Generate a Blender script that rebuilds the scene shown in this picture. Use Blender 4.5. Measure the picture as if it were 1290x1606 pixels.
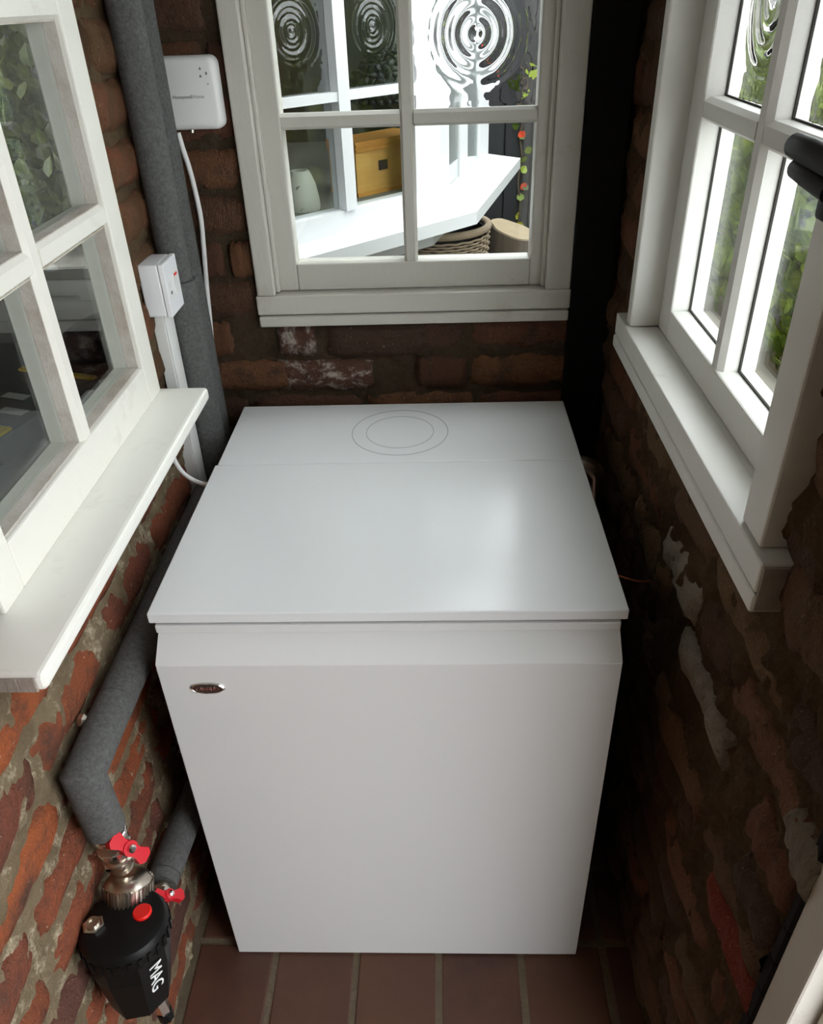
import bpy, bmesh, math, random
import numpy as np
from mathutils import Vector, Matrix, noise

for o in list(bpy.data.objects): bpy.data.objects.remove(o)
sc = bpy.context.scene
COL = sc.collection
RND = random.Random(7)

# ------------------------------------------------------------------ camera
CX, CY = 645.0, 803.0
VZ = np.array([716, 2659.]); VY = np.array([680, -11.])
F = math.sqrt(-((VZ - [CX, CY]) @ (VY - [CX, CY])))
def _ray(p): return np.array([p[0] - CX, -(p[1] - CY), -F])
_dn = _ray(VZ); _dn /= np.linalg.norm(_dn)
_fw = _ray(VY); _fw /= np.linalg.norm(_fw)
_up = -_dn; _rt = np.cross(_fw, _up)
RM = np.array([_rt, _fw, _up])
HC = 1.51
CAM = np.array([0, 0, HC])
def at(p, ax, v):
    d = RM @ _ray(p); t = (v - CAM[ax]) / d[ax]; return Vector(CAM + d * t)
def at_plane(p, pt, n):
    d = RM @ _ray(p); n = np.array(n); t = ((np.array(pt) - CAM) @ n) / (d @ n); return Vector(CAM + d * t)

cam_d = bpy.data.cameras.new('camera'); cam = bpy.data.objects.new('camera', cam_d); COL.objects.link(cam)
cam_d.sensor_fit = 'HORIZONTAL'; cam_d.sensor_width = 36.0; cam_d.lens = F * 36.0 / 1290.0
cam_d.clip_start = 0.02; cam_d.clip_end = 100
m = Matrix.Identity(4)
for i in range(3):
    for j in range(3): m[i][j] = RM[i][j]
m.translation = Vector(CAM); cam.matrix_world = m
sc.camera = cam

# ------------------------------------------------------------------ sky, exposure
w = bpy.data.worlds.new('overcast_sky'); sc.world = w; w.use_nodes = True
bg = w.node_tree.nodes['Background']
bg.inputs['Color'].default_value = (0.94, 0.97, 1.0, 1); bg.inputs['Strength'].default_value = 2.6
vs = sc.view_settings
vs.view_transform = 'Standard'; vs.look = 'None'; vs.gamma = 1; vs.use_curve_mapping = False
vs.exposure = 1.5

# ------------------------------------------------------------------ materials
MATS = {}
class NT:
    def __init__(s, name):
        s.m = bpy.data.materials.new(name); s.m.use_nodes = True
        s.t = s.m.node_tree; s.n = s.t.nodes; s.l = s.t.links
        s.b = s.n['Principled BSDF']; s.out = s.n['Material Output']; MATS[name] = s.m
        s._c = None
    def new(s, ty, **kw):
        x = s.n.new(ty)
        for k, v in kw.items():
            if k in x.inputs: x.inputs[k].default_value = v
            else: setattr(x, k, v)
        return x
    def link(s, a, b): s.l.new(a, b)
    def coord(s, rnd=False):
        if s._c is None:
            tc = s.new('ShaderNodeTexCoord'); o = tc.outputs['Object']
            if rnd:
                oi = s.new('ShaderNodeObjectInfo'); s.oi = oi
                mu = s.new('ShaderNodeMath', operation='MULTIPLY'); mu.inputs[1].default_value = 57.0
                s.link(oi.outputs['Random'], mu.inputs[0])
                va = s.new('ShaderNodeVectorMath', operation='ADD'); s.link(o, va.inputs[0]); s.link(mu.outputs[0], va.inputs[1]); o = va.outputs[0]
            s._c = o
        return s._c
    def noise(s, scale, detail=5, rough=.6, stretch=None, rnd=False):
        c = s.coord(rnd)
        if stretch:
            mp = s.new('ShaderNodeMapping'); mp.inputs['Scale'].default_value = stretch; s.link(c, mp.inputs['Vector']); c = mp.outputs[0]
        t = s.new('ShaderNodeTexNoise', Scale=scale, Detail=detail, Roughness=rough); s.link(c, t.inputs['Vector']); return t.outputs['Fac']
    def ramp(s, fac, stops, interp='LINEAR'):
        r = s.new('ShaderNodeValToRGB'); r.color_ramp.interpolation = interp
        e = r.color_ramp.elements
        while len(e) < len(stops): e.new(.5)
        for x, (p, c) in zip(e, stops):
            x.position = p; x.color = (*c, 1) if len(c) == 3 else c
        s.link(fac, r.inputs[0]); return r.outputs[0]
    def mix(s, fac, a, b, blend='MIX'):
        x = s.new('ShaderNodeMix', data_type='RGBA', blend_type=blend)
        for v, i in ((fac, 0), (a, 6), (b, 7)):
            if isinstance(v, (int, float)): x.inputs[i].default_value = v
            elif isinstance(v, tuple): x.inputs[i].default_value = (*v, 1)
            else: s.link(v, x.inputs[i])
        return x.outputs[2]
    def bump(s, h, strength=.3, dist=.005):
        x = s.new('ShaderNodeBump', Strength=strength, Distance=dist); s.link(h, x.inputs['Height']); s.link(x.outputs[0], s.b.inputs['Normal']); return x
    def base(s, c):
        if isinstance(c, tuple): s.b.inputs['Base Color'].default_value = (*c, 1)
        else: s.link(c, s.b.inputs['Base Color'])
    def set(s, **kw):
        for k, v in kw.items(): s.b.inputs[k].default_value = v
        return s
def simple(name, col, rough=.5, metal=0., spec=.5, **kw):
    t = NT(name); t.base(col); t.set(Roughness=rough, Metallic=metal, **{'Specular IOR Level': spec}); return t

def paint(name, col, dirt, grain=(1, 1, 1), rough=.42, amount=(.56, .78), bump=.25):
    t = NT(name)
    n1 = t.noise(9, 6, .7); n2 = t.noise(60, 4, .7, grain)
    t.base(t.mix(t.ramp(n1, [(amount[0], (0, 0, 0)), (amount[1], (1, 1, 1))]), col, dirt))
    t.set(Roughness=rough); t.bump(n2, bump, .002); return t
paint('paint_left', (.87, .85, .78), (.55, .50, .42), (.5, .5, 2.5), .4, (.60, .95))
paint('paint_back_shaded', (.53, .51, .455), (.38, .33, .26), (2, 2, .5), .4, (.6, .85))  # white paint greyed down: shade on the back frame put into the colour
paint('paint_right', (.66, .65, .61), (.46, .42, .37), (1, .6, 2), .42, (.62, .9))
paint('paint_sill', (.88, .87, .81), (.62, .58, .50), (1, .3, 1), .38, (.6, .95), .12)
paint('putty_worn', (.60, .56, .50), (.40, .33, .27), (3, 3, 3), .7, (.45, .7), .6)
paint('raw_endgrain', (.42, .36, .31), (.24, .20, .17), (6, 6, 1), .85, (.4, .7), .9)
paint('paint_jamb', (.52, .49, .44), (.34, .30, .26), (1, 1, .3), .5, (.6, .8))

def brickmat(name, cols, stain, speck, bumpv=.8, rough=.85, stain_rng=(.52, .72), white=None):
    t = NT(name)
    n1 = t.noise(16, 8, .75, rnd=True)
    stops = [(i / max(1, len(cols) - 1) * .98, c) for i, c in enumerate(cols)]
    base = t.ramp(t.oi.outputs['Random'], stops)
    n2 = t.noise(45, 6, .7, rnd=True); n3 = t.noise(190, 3, .6, rnd=True)
    c = t.mix(t.ramp(n1, [(stain_rng[0], (0, 0, 0)), (stain_rng[1], (1, 1, 1))]), base, stain)
    c = t.mix(t.ramp(n3, [(.66, (0, 0, 0)), (.74, (1, 1, 1))]), c, speck)
    c = t.mix(t.ramp(n2, [(.62, (0, 0, 0)), (.72, (.75, .75, .75))]), c, (.02, .014, .010))
    if white:
        n4 = t.noise(22, 7, .75, (1, 1, 1.6), True)
        c = t.mix(t.ramp(n4, [(white[0], (0, 0, 0)), (white[1], (1, 1, 1))]), c, white[2])
    t.base(c); t.set(Roughness=rough, **{'Specular IOR Level': .25})
    ad = t.new('ShaderNodeMath', operation='ADD'); t.link(n2, ad.inputs[0]); t.link(n3, ad.inputs[1])
    t.bump(ad.outputs[0], bumpv, .006); return t
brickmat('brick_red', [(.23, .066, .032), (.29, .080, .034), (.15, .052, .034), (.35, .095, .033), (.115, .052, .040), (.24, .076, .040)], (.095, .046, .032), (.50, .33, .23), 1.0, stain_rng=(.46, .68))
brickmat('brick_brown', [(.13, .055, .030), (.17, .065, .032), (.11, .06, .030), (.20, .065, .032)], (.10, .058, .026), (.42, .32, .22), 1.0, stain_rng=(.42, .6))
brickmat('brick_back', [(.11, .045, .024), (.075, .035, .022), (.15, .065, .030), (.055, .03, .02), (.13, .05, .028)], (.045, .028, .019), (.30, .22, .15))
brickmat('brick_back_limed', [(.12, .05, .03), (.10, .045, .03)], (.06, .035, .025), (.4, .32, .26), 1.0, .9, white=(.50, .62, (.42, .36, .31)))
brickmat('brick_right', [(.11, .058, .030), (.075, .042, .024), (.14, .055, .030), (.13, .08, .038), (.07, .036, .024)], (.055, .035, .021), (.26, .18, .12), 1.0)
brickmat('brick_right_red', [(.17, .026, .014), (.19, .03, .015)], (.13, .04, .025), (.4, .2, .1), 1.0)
brickmat('limewash', [(.27, .235, .185), (.31, .275, .22)], (.17, .135, .10), (.08, .06, .045), 1.0, .9, (.42, .66))

def mortarmat(name, a, b, c, lime=(.60, .68)):
    t = NT(name)
    n1 = t.noise(14, 8, .75); n2 = t.noise(70, 6, .7); n3 = t.noise(26, 8, .8)
    col = t.mix(t.ramp(n1, [(.35, (0, 0, 0)), (.65, (1, 1, 1))]), a, b)
    col = t.mix(t.ramp(n3, [(lime[0], (0, 0, 0)), (lime[1], (1, 1, 1))]), col, c)
    t.base(col); t.set(Roughness=.95, **{'Specular IOR Level': .15}); t.bump(n2, 1.0, .010); return t
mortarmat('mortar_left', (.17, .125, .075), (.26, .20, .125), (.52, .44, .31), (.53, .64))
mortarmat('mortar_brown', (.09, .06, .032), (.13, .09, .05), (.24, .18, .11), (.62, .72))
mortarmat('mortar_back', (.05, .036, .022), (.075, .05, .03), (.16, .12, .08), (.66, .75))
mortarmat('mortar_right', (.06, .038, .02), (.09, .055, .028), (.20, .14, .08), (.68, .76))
simple('matt_black', (.004, .004, .004), .8, 0, .2)
simple('grime_dark', (.03, .027, .022), .8)

t = NT('quarry_tile'); n1 = t.noise(7, 6, .65, rnd=True); n2 = t.noise(90, 5, .7, rnd=True)
b0 = t.ramp(t.oi.outputs['Random'], [(0, (.070, .025, .021)), (.35, (.080, .034, .022)), (.7, (.098, .042, .024)), (1, (.058, .024, .020))])
t.base(t.mix(t.ramp(n1, [(.45, (0, 0, 0)), (.75, (1, 1, 1))]), b0, (.125, .055, .028))); t.set(Roughness=.5); t.bump(n2, .25, .002)
mortarmat('grout', (.16, .125, .085), (.21, .165, .11), (.26, .21, .14))

t = NT('white_enamel'); t.base((.82, .835, .845)); t.set(Roughness=.2, **{'Specular IOR Level': .4})
t.bump(t.noise(3.0, 2, .5), .05, .004)
simple('white_enamel_panel', (.76, .76, .75), .2)
simple('white_plastic', (.78, .78, .76), .35)
simple('white_plastic_cool', (.80, .80, .82), .33)
simple('grey_line', (.30, .32, .34), .4)
simple('print_grey', (.10, .10, .10), .5)
simple('chrome', (.72, .70, .67), .16, 1.)
simple('nickel', (.62, .56, .48), .28, 1.)
simple('badge_dark', (.10, .075, .065), .25, .6)
simple('red_plastic', (.60, .006, .018), .3)
simple('red_button', (.80, .012, .008), .45)
simple('black_plastic', (.005, .005, .005), .45, 0, .25)
simple('black_rubber', (.008, .008, .009), .45)
simple('white_print', (.85, .85, .85), .5)
simple('copper', (.65, .22, .10), .35, 1.)
t = NT('foam'); n = t.noise(170, 5, .85); n2 = t.noise(30, 4, .6)
t.base(t.mix(t.ramp(n, [(.35, (0, 0, 0)), (.7, (1, 1, 1))]), t.mix(n2, (.070, .071, .069), (.105, .106, .103)), (.185, .186, .18))); t.set(Roughness=.9, **{'Specular IOR Level': .2}); t.bump(n, .9, .004)

t = NT('glass_pane')
fr = t.new('ShaderNodeFresnel', IOR=1.45)
ge = t.new('ShaderNodeNewGeometry'); mr = t.new('ShaderNodeMapRange'); mr.inputs['To Min'].default_value = 1.45; mr.inputs['To Max'].default_value = 1 / 1.45
t.link(ge.outputs['Backfacing'], mr.inputs['Value']); t.link(mr.outputs[0], fr.inputs['IOR'])   # same air-glass reflectance on both faces of the sheet
tr = t.new('ShaderNodeBsdfTransparent'); tr.inputs[0].default_value = (.95, .97, .96, 1)
gl = t.new('ShaderNodeBsdfGlossy', Roughness=.0); gl.inputs[0].default_value = (1, 1, 1, 1)
mx = t.new('ShaderNodeMixShader'); t.link(fr.outputs[0], mx.inputs[0]); t.link(tr.outputs[0], mx.inputs[1]); t.link(gl.outputs[0], mx.inputs[2]); t.link(mx.outputs[0], t.out.inputs[0])
t = NT('glass_bullseye'); t.base((.97, .99, .98)); t.set(Roughness=0.0, IOR=1.5, **{'Transmission Weight': 1.0})

simple('upvc', (.66, .67, .68), .3)
simple('stone_grey', (.30, .29, .26), .8)
t = NT('fence_black'); n = t.noise(20, 5, .7, (6, 6, .6)); t.base(t.mix(n, (.007, .008, .009), (.020, .022, .024))); t.set(Roughness=.7); t.bump(n, .5, .004)
t = NT('patio'); n = t.noise(6, 6, .7); t.base(t.mix(n, (.16, .15, .13), (.27, .25, .22))); t.set(Roughness=.9)
t = NT('log_bark'); n = t.noise(16, 6, .7, (3, 3, .5)); t.base(t.mix(n, (.05, .036, .024), (.15, .115, .08))); t.set(Roughness=.95); t.bump(n, 1, .012)
t = NT('log_cut'); n = t.noise(14, 6, .7); t.base(t.mix(n, (.26, .20, .12), (.40, .32, .22))); t.set(Roughness=.95); t.bump(n, .5, .005)
t = NT('wicker'); wv = t.new('ShaderNodeTexWave', Scale=55.0); t.link(t.coord(), wv.inputs['Vector']); n = t.noise(80, 4, .6)
t.base(t.mix(n, (.22, .16, .10), (.42, .33, .24))); t.set(Roughness=.8)
t = NT('pine_box'); n = t.noise(8, 5, .6, (1, 1, 8)); t.base(t.mix(n, (.55, .27, .055), (.74, .43, .13))); t.set(Roughness=.5)
t = NT('pine_lid'); n = t.noise(8, 5, .6, (1, 1, 8)); t.base(t.mix(n, (.50, .20, .035), (.66, .32, .07))); t.set(Roughness=.5)
t = NT('speckled_ceramic'); n = t.noise(60, 3, .5); t.base(t.mix(t.ramp(n, [(.66, (0, 0, 0)), (.70, (1, 1, 1))]), (.62, .62, .55), (.2, .19, .16))); t.set(Roughness=.4)
simple('statue_dark', (.022, .026, .026), .38)
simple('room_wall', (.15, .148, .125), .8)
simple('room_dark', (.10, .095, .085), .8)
simple('ceiling_paint', (.62, .60, .55), .8)
simple('worktop_grey', (.13, .14, .14), .35)
simple('case_grey', (.14, .15, .15), .4)
simple('yellow_plastic', (.62, .44, .02), .4)
simple('bag_black', (.008, .008, .009), .7)
simple('label_white', (.6, .6, .58), .5)
simple('flower_red', (.7, .08, .03), .5)
t = NT('timber_low'); n = t.noise(10, 5, .7, (5, .6, 5)); t.base(t.mix(n, (.20, .16, .11), (.34, .28, .20))); t.set(Roughness=.9)

def leafmat(name, stops):
    t = NT(name); t.coord(True); n = t.noise(25, 3, .6, rnd=True)
    if name.endswith('mass'): c = t.ramp(t.noise(6.5, 3, .8), stops)
    else: c = t.ramp(t.oi.outputs['Random'], stops)
    t.base(t.mix(t.ramp(n, [(.5, (0, 0, 0)), (.9, (.35, .35, .35))]), c, (.5, .5, .12)))
    t.set(Roughness=.45)
    tl = t.new('ShaderNodeBsdfTranslucent'); t.link(c, tl.inputs[0])
    mx = t.new('ShaderNodeMixShader'); mx.inputs[0].default_value = .35
    t.link(t.b.outputs[0], mx.inputs[1]); t.link(tl.outputs[0], mx.inputs[2]); t.link(mx.outputs[0], t.out.inputs[0])
GS = [(0, (.05, .085, .012)), (.35, (.12, .19, .022)), (.6, (.24, .34, .03)), (.85, (.40, .50, .05)), (1, (.68, .55, .03))]
leafmat('leaf', GS); leafmat('leaf_mass', [(.3, GS[0][1]), (.45, GS[1][1]), (.55, GS[2][1]), (.68, GS[3][1]), (.75, GS[4][1])])

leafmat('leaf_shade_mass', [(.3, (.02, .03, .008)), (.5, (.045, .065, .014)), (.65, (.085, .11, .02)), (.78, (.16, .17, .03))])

# ------------------------------------------------------------------ helpers
def mat(o, name):
    o.data.materials.clear(); o.data.materials.append(MATS[name])
ROOT = {}
def root(name, loc, label=None, cat=None, group=None, kind=None):
    o = bpy.data.objects.new(name, None); COL.objects.link(o); o.location = loc; o.empty_display_size = .05
    ROOT[o] = Vector(loc); tag(o, label, cat, group, kind); return o
def tag(o, label=None, cat=None, group=None, kind=None):
    if label: o['label'] = label
    if cat: o['category'] = cat
    if group: o['group'] = group
    if kind: o['kind'] = kind
    return o
def link(name, me, m, parent=None, smooth=False):
    o = bpy.data.objects.new(name, me); COL.objects.link(o)
    if m: me.materials.append(MATS[m])
    if smooth:
        for p in me.polygons: p.use_smooth = True
    if parent: o.parent = parent
    return o
def obj(name, bm, m, parent=None, smooth=False, local=False, angle=None):
    """bmesh in world coords -> object, re-based on the parent's origin; a top-level one gets its origin at its base"""
    if parent is not None and not local:
        org = ROOT.get(parent)
        if org is None: org = Vector((0, 0, 0))
        bmesh.ops.translate(bm, verts=bm.verts, vec=-org)
    else: org = None
    loc = None
    if parent is None and not local:
        zs = [v.co.z for v in bm.verts]; c = sum((v.co for v in bm.verts), Vector()) / len(bm.verts); loc = Vector((c.x, c.y, min(zs)))
        bmesh.ops.translate(bm, verts=bm.verts, vec=-loc)
    bmesh.ops.recalc_face_normals(bm, faces=bm.faces)
    me = bpy.data.meshes.new(name); bm.to_mesh(me); bm.free()
    if angle is not None:
        smooth = True
    o = link(name, me, m, parent, smooth)
    if angle is not None:
        try: me.set_sharp_from_angle(angle=math.radians(angle))
        except Exception: pass
    if loc is not None: o.location = loc; ROOT[o] = loc
    elif parent is not None: ROOT[o] = ROOT.get(parent, Vector((0, 0, 0)))
    return o
def bbox(bm, a, b, bevel=0., seg=1):
    a = Vector(a); b = Vector(b); lo = Vector([min(x, y) for x, y in zip(a, b)]); hi = Vector([max(x, y) for x, y in zip(a, b)])
    r = bmesh.ops.create_cube(bm, size=1.0)
    for v in r['verts']: v.co = Vector([lo[i] + (v.co[i] + .5) * (hi[i] - lo[i]) for i in range(3)])
    if bevel > 0:
        es = list({e for v in r['verts'] for e in v.link_edges})
        bmesh.ops.bevel(bm, geom=es, offset=bevel, segments=seg, affect='EDGES', profile=.5, clamp_overlap=True)
    return bm
def box(name, a, b, m, parent=None, bevel=0., seg=1, **kw):
    return obj(name, bbox(bmesh.new(), a, b, bevel, seg), m, parent, **kw)
def prism(bm, pts, vec):
    """polygon pts (world) extruded along vec"""
    vec = Vector(vec); n = len(pts)
    a = [bm.verts.new(Vector(p)) for p in pts]; b = [bm.verts.new(Vector(p) + vec) for p in pts]
    bm.faces.new(a); bm.faces.new(b[::-1])
    for i in range(n): bm.faces.new((a[i], b[i], b[(i + 1) % n], a[(i + 1) % n]))
    return bm
def tube(bm, path, r, seg=16, cap=True):
    path = [Vector(p) for p in path]; rings = []
    rr = r if isinstance(r, (list, tuple)) else [r] * len(path)
    prev = None
    for i, p in enumerate(path):
        if i == 0: d = path[1] - p
        elif i == len(path) - 1: d = p - path[i - 1]
        else: d = (path[i + 1] - p).normalized() + (p - path[i - 1]).normalized()
        d.normalize()
        if prev is None:
            u = d.orthogonal().normalized()
        else:
            u = prev - d * prev.dot(d)
            u = u.normalized() if u.length > 1e-6 else d.orthogonal().normalized()
        prev = u; v = d.cross(u)
        k = 1.0
        if 0 < i < len(path) - 1:
            c = (path[i + 1] - p).normalized().dot((p - path[i - 1]).normalized()); k = 1 / max(.5, math.sqrt((1 + c) / 2))
            bis = ((path[i + 1] - p).normalized() - (p - path[i - 1]).normalized())
            bis = bis.normalized() if bis.length > 1e-6 else None
        ring = []
        for s in range(seg):
            a = 2 * math.pi * s / seg; off = (u * math.cos(a) + v * math.sin(a)) * rr[i]
            if 0 < i < len(path) - 1 and bis is not None: off += bis * off.dot(bis) * (k - 1)
            ring.append(bm.verts.new(p + off))
        rings.append(ring)
    for i in range(len(rings) - 1):
        for s in range(seg): bm.faces.new((rings[i][s], rings[i][(s + 1) % seg], rings[i + 1][(s + 1) % seg], rings[i + 1][s]))
    if cap:
        bm.faces.new(rings[0][::-1]); bm.faces.new(rings[-1])
    return bm
def lathe(bm, prof, c=(0, 0, 0), seg=32, M=None):
    """prof: list of (r, z)"""
    c = Vector(c); rings = []
    for r, z in prof:
        if r < 1e-6: ring = [bm.verts.new((0, 0, z))]
        else: ring = [bm.verts.new((r * math.cos(2 * math.pi * s / seg), r * math.sin(2 * math.pi * s / seg), z)) for s in range(seg)]
        rings.append(ring)
    for a, b in zip(rings, rings[1:]):
        if len(a) == 1 and len(b) == 1: continue
        for s in range(seg):
            s2 = (s + 1) % seg
            if len(a) == 1: bm.faces.new((a[0], b[s], b[s2]))
            elif len(b) == 1: bm.faces.new((a[s], b[0], a[s2]))
            else: bm.faces.new((a[s], b[s], b[s2], a[s2]))
    if len(rings[0]) > 1: bm.faces.new(rings[0][::-1])
    if len(rings[-1]) > 1: bm.faces.new(rings[-1])
    vs_ = [v for r in rings for v in r]
    for v in vs_: v.co = (M @ v.co if M is not None else v.co) + c
    return bm
def spline(pts, n=10):
    pts = [Vector(p) for p in pts]; P_ = [pts[0] * 2 - pts[1]] + pts + [pts[-1] * 2 - pts[-2]]; out = []
    for i in range(1, len(P_) - 2):
        for k in range(n):
            t = k / n; a, b, c, d = P_[i - 1:i + 3]
            out.append(.5 * ((2 * b) + (c - a) * t + (2 * a - 5 * b + 4 * c - d) * t * t + (3 * b - a - 3 * c + d) * t ** 3))
    out.append(pts[-1]); return out
def text(name, body, size, m, parent, M, depth=.0004, align='CENTER', sx=1.0):
    cu = bpy.data.curves.new('txt', 'FONT'); cu.body = body; cu.size = size; cu.extrude = depth; cu.align_x = align; cu.align_y = 'CENTER'
    to = bpy.data.objects.new('txt', cu); COL.objects.link(to)
    dg = bpy.context.evaluated_depsgraph_get(); dg.update()
    me = bpy.data.meshes.new_from_object(to.evaluated_get(dg)); bpy.data.objects.remove(to)
    me.transform(Matrix.Diagonal((sx, 1, 1, 1)))
    org = ROOT.get(parent, Vector((0, 0, 0)))
    me.transform(Matrix.Translation(-org) @ M); me.materials.clear(); me.name = name
    return link(name, me, m, parent)
def basis(xa, ya, o):
    xa = Vector(xa).normalized(); ya = Vector(ya).normalized(); za = xa.cross(ya)
    M = Matrix.Identity(4)
    for i in range(3): M[i][0] = xa[i]; M[i][1] = ya[i]; M[i][2] = za[i]
    M.translation = Vector(o); return M

# ------------------------------------------------------------------ room dimensions
XL, XR, YB = -.485, .338, 1.500        # faces of the left, right and back walls
ZC, YF = 2.12, -.75                    # ceiling height, wall behind the camera
def struct(o): o['kind'] = 'structure'; return o

# window openings (u range, z range)
LW = (.640, 1.236, .930, 1.80)         # left:  y0 y1 z0 z1
BW = (-.346, .248, .976, 1.90)         # back:  x0 x1 z0 z1
RW = (.655, 1.295, .990, 1.93)         # right: y0 y1 z0 z1
DO = (-.28, .40, 0., 2.0)              # door opening in the right wall (beside the camera)

def wall_with_holes(name, M, u0, u1, z0, z1, holes, d0, d1, m):
    """solid wall: rectangle u,z minus holes, between depths d0 (room side) and d1; M maps (u,d,z) to world"""
    us = sorted({u0, u1, *[h[0] for h in holes], *[h[1] for h in holes]}); zs = sorted({z0, z1, *[h[2] for h in holes], *[h[3] for h in holes]})
    bm = bmesh.new()
    for a, b in zip(us, us[1:]):
        for c, d in zip(zs, zs[1:]):
            mu, mz = (a + b) / 2, (c + d) / 2
            if any(h[0] < mu < h[1] and h[2] < mz < h[3] for h in holes): continue
            bbox(bm, M(a, d0, c), M(b, d1, d))
    return struct(obj(name, bm, m))
ML = lambda u, d, z: Vector((XL - d, u, z))
MR = lambda u, d, z: Vector((XR + d, u, z))
MB = lambda u, d, z: Vector((u, YB + d, z))
wall_left = wall_with_holes('wall_left', ML, -1.2, YB + .13, -.05, 2.46, [LW], .016, .060, 'mortar_left')
wall_right = wall_with_holes('wall_right', MR, YF, YB + .13, -.05, ZC, [RW, DO], .022, .082, 'mortar_right')
wall_back = wall_with_holes('wall_back', MB, XL - .016, XR + .022, -.05, ZC, [BW], .016, .12, 'mortar_back')
struct(box('wall_front', (XL - .015, YF - .1, -.05), (XR + .082, YF, ZC), 'room_dark'))
struct(box('ceiling', (XL - .015, YF - .1, ZC), (XR + .10, YB + .14, ZC + .08), 'ceiling_paint'))

def fbm(p, s): return noise.fractal(Vector(p) * s, 1.0, 2.0, 5)
def mortar_skin(wall, M, u0, u1, z0, z1, holes, step, depth, amp, m, seed):
    nu = int((u1 - u0) / step); nz = int((z1 - z0) / step); bm = bmesh.new(); V = {}
    for i in range(nu + 1):
        for j in range(nz + 1):
            u = u0 + (u1 - u0) * i / nu; z = z0 + (z1 - z0) * j / nz
            n = fbm((u + seed, z, seed), 18) * .6 + fbm((u, z + seed, seed), 60) * .4
            V[i, j] = bm.verts.new(M(u, depth - amp * n, z))
    for i in range(nu):
        for j in range(nz):
            u = u0 + (u1 - u0) * (i + .5) / nu; z = z0 + (z1 - z0) * (j + .5) / nz
            if any(h[0] - .004 < u < h[1] + .004 and h[2] - .004 < z < h[3] + .004 for h in holes): continue
            bm.faces.new((V[i, j], V[i + 1, j], V[i + 1, j + 1], V[i, j + 1]))
    for v in [v for v in bm.verts if not v.link_faces]: bm.verts.remove(v)
    o = obj('mortar', bm, m, wall, smooth=True, local=True); o['kind'] = 'stuff'
    o.location = -ROOT[wall]; return o

def brick_mesh(name, L, H, D, seed, rough=.004, ragged=.006):
    """front at local -Y (y=0 is the wall face), body reaching back to +D"""
    r = random.Random(seed); nx, nz = 9, 4; bm = bmesh.new(); V = {}
    for i in range(nx + 1):
        for j in range(nz + 1):
            x = -L / 2 + L * i / nx; z = -H / 2 + H * j / nz
            e = (i in (0, nx)) + (j in (0, nz))
            y = -.001 + fbm((x + seed, z, seed * 3.1), 22) * rough - (0 if e else .0035)
            if e: y += .004 * e; x += r.uniform(-ragged, ragged) * .7; z += r.uniform(-ragged, ragged) * .6
            V[i, j] = bm.verts.new((x, y, z))
    for i in range(nx):
        for j in range(nz): bm.faces.new((V[i, j], V[i + 1, j], V[i + 1, j + 1], V[i, j + 1]))
    loop = [(i, 0) for i in range(nx + 1)] + [(nx, j) for j in range(1, nz + 1)] + [(i, nz) for i in range(nx - 1, -1, -1)] + [(0, j) for j in range(nz - 1, 0, -1)]
    B = {k: bm.verts.new((V[k].co.x * 1.01, D, V[k].co.z * 1.01)) for k in loop}
    for a, b in zip(loop, loop[1:] + loop[:1]): bm.faces.new((V[a], B[a], B[b], V[b]))
    bmesh.ops.recalc_face_normals(bm, faces=bm.faces)
    me = bpy.data.meshes.new(name); bm.to_mesh(me); bm.free()
    for p in me.polygons: p.use_smooth = True
    return me
def variants(tagname, mats, n, **kw):
    out = {}
    for mt in mats:
        out[mt] = []
        for k in range(n):
            me = brick_mesh('brick', .225, .068, .03, 11 * k + len(mt), **kw); me.materials.append(MATS[mt]); out[mt].append(me)
    return out
def place_brick(wall, M, rz, me, u, z, d, sx=1., sz=1., tilt=0.):
    o = bpy.data.objects.new('brick', me); COL.objects.link(o); o.parent = wall
    o.location = M(u, d, z) - ROOT[wall]; o.rotation_euler = (0, tilt, rz); o.scale = (sx, 1, sz); return o
def lay(wall, M, rz, vs_, choose, u0, u1, z0, z1, holes, H=.080, Lp=.236, flip=1, d=(0, .006), seed=1, skip=()):
    r = random.Random(seed); row = 0; z = z0 + H / 2
    while z < z1:
        u = u0 - Lp * (.5 if row % 2 else 0.02) - r.uniform(0, .03)
        while u < u1:
            ln = Lp * (1 if r.random() < .8 else .5) * r.uniform(.93, 1.05)
            a, b = u, u + ln; u += ln
            segs = [(max(a, u0), min(b, u1))]
            for h in holes:
                if h[2] - .03 < z < h[3] + .03:
                    ns = []
                    for s in segs:
                        if s[1] <= h[0] or s[0] >= h[1]: ns.append(s)
                        else:
                            if s[0] < h[0]: ns.append((s[0], h[0]))
                            if s[1] > h[1]: ns.append((h[1], s[1]))
                    segs = ns
            for s in segs:
                L = s[1] - s[0] - .011
                if L < .025: continue
                uc = (s[0] + s[1]) / 2
                if any(k[0] < uc < k[1] and k[2] < z < k[3] for k in skip): continue
                mt = choose(uc, z, r)
                me = r.choice(vs_[mt])
                place_brick(wall, M, rz + (math.pi if False else 0), me, uc, z + r.uniform(-.003, .003), r.uniform(*d), L / .225, r.uniform(.9, 1.04) * (H - .012) / .068, r.uniform(-.012, .012))
        z += H; row += 1

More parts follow.
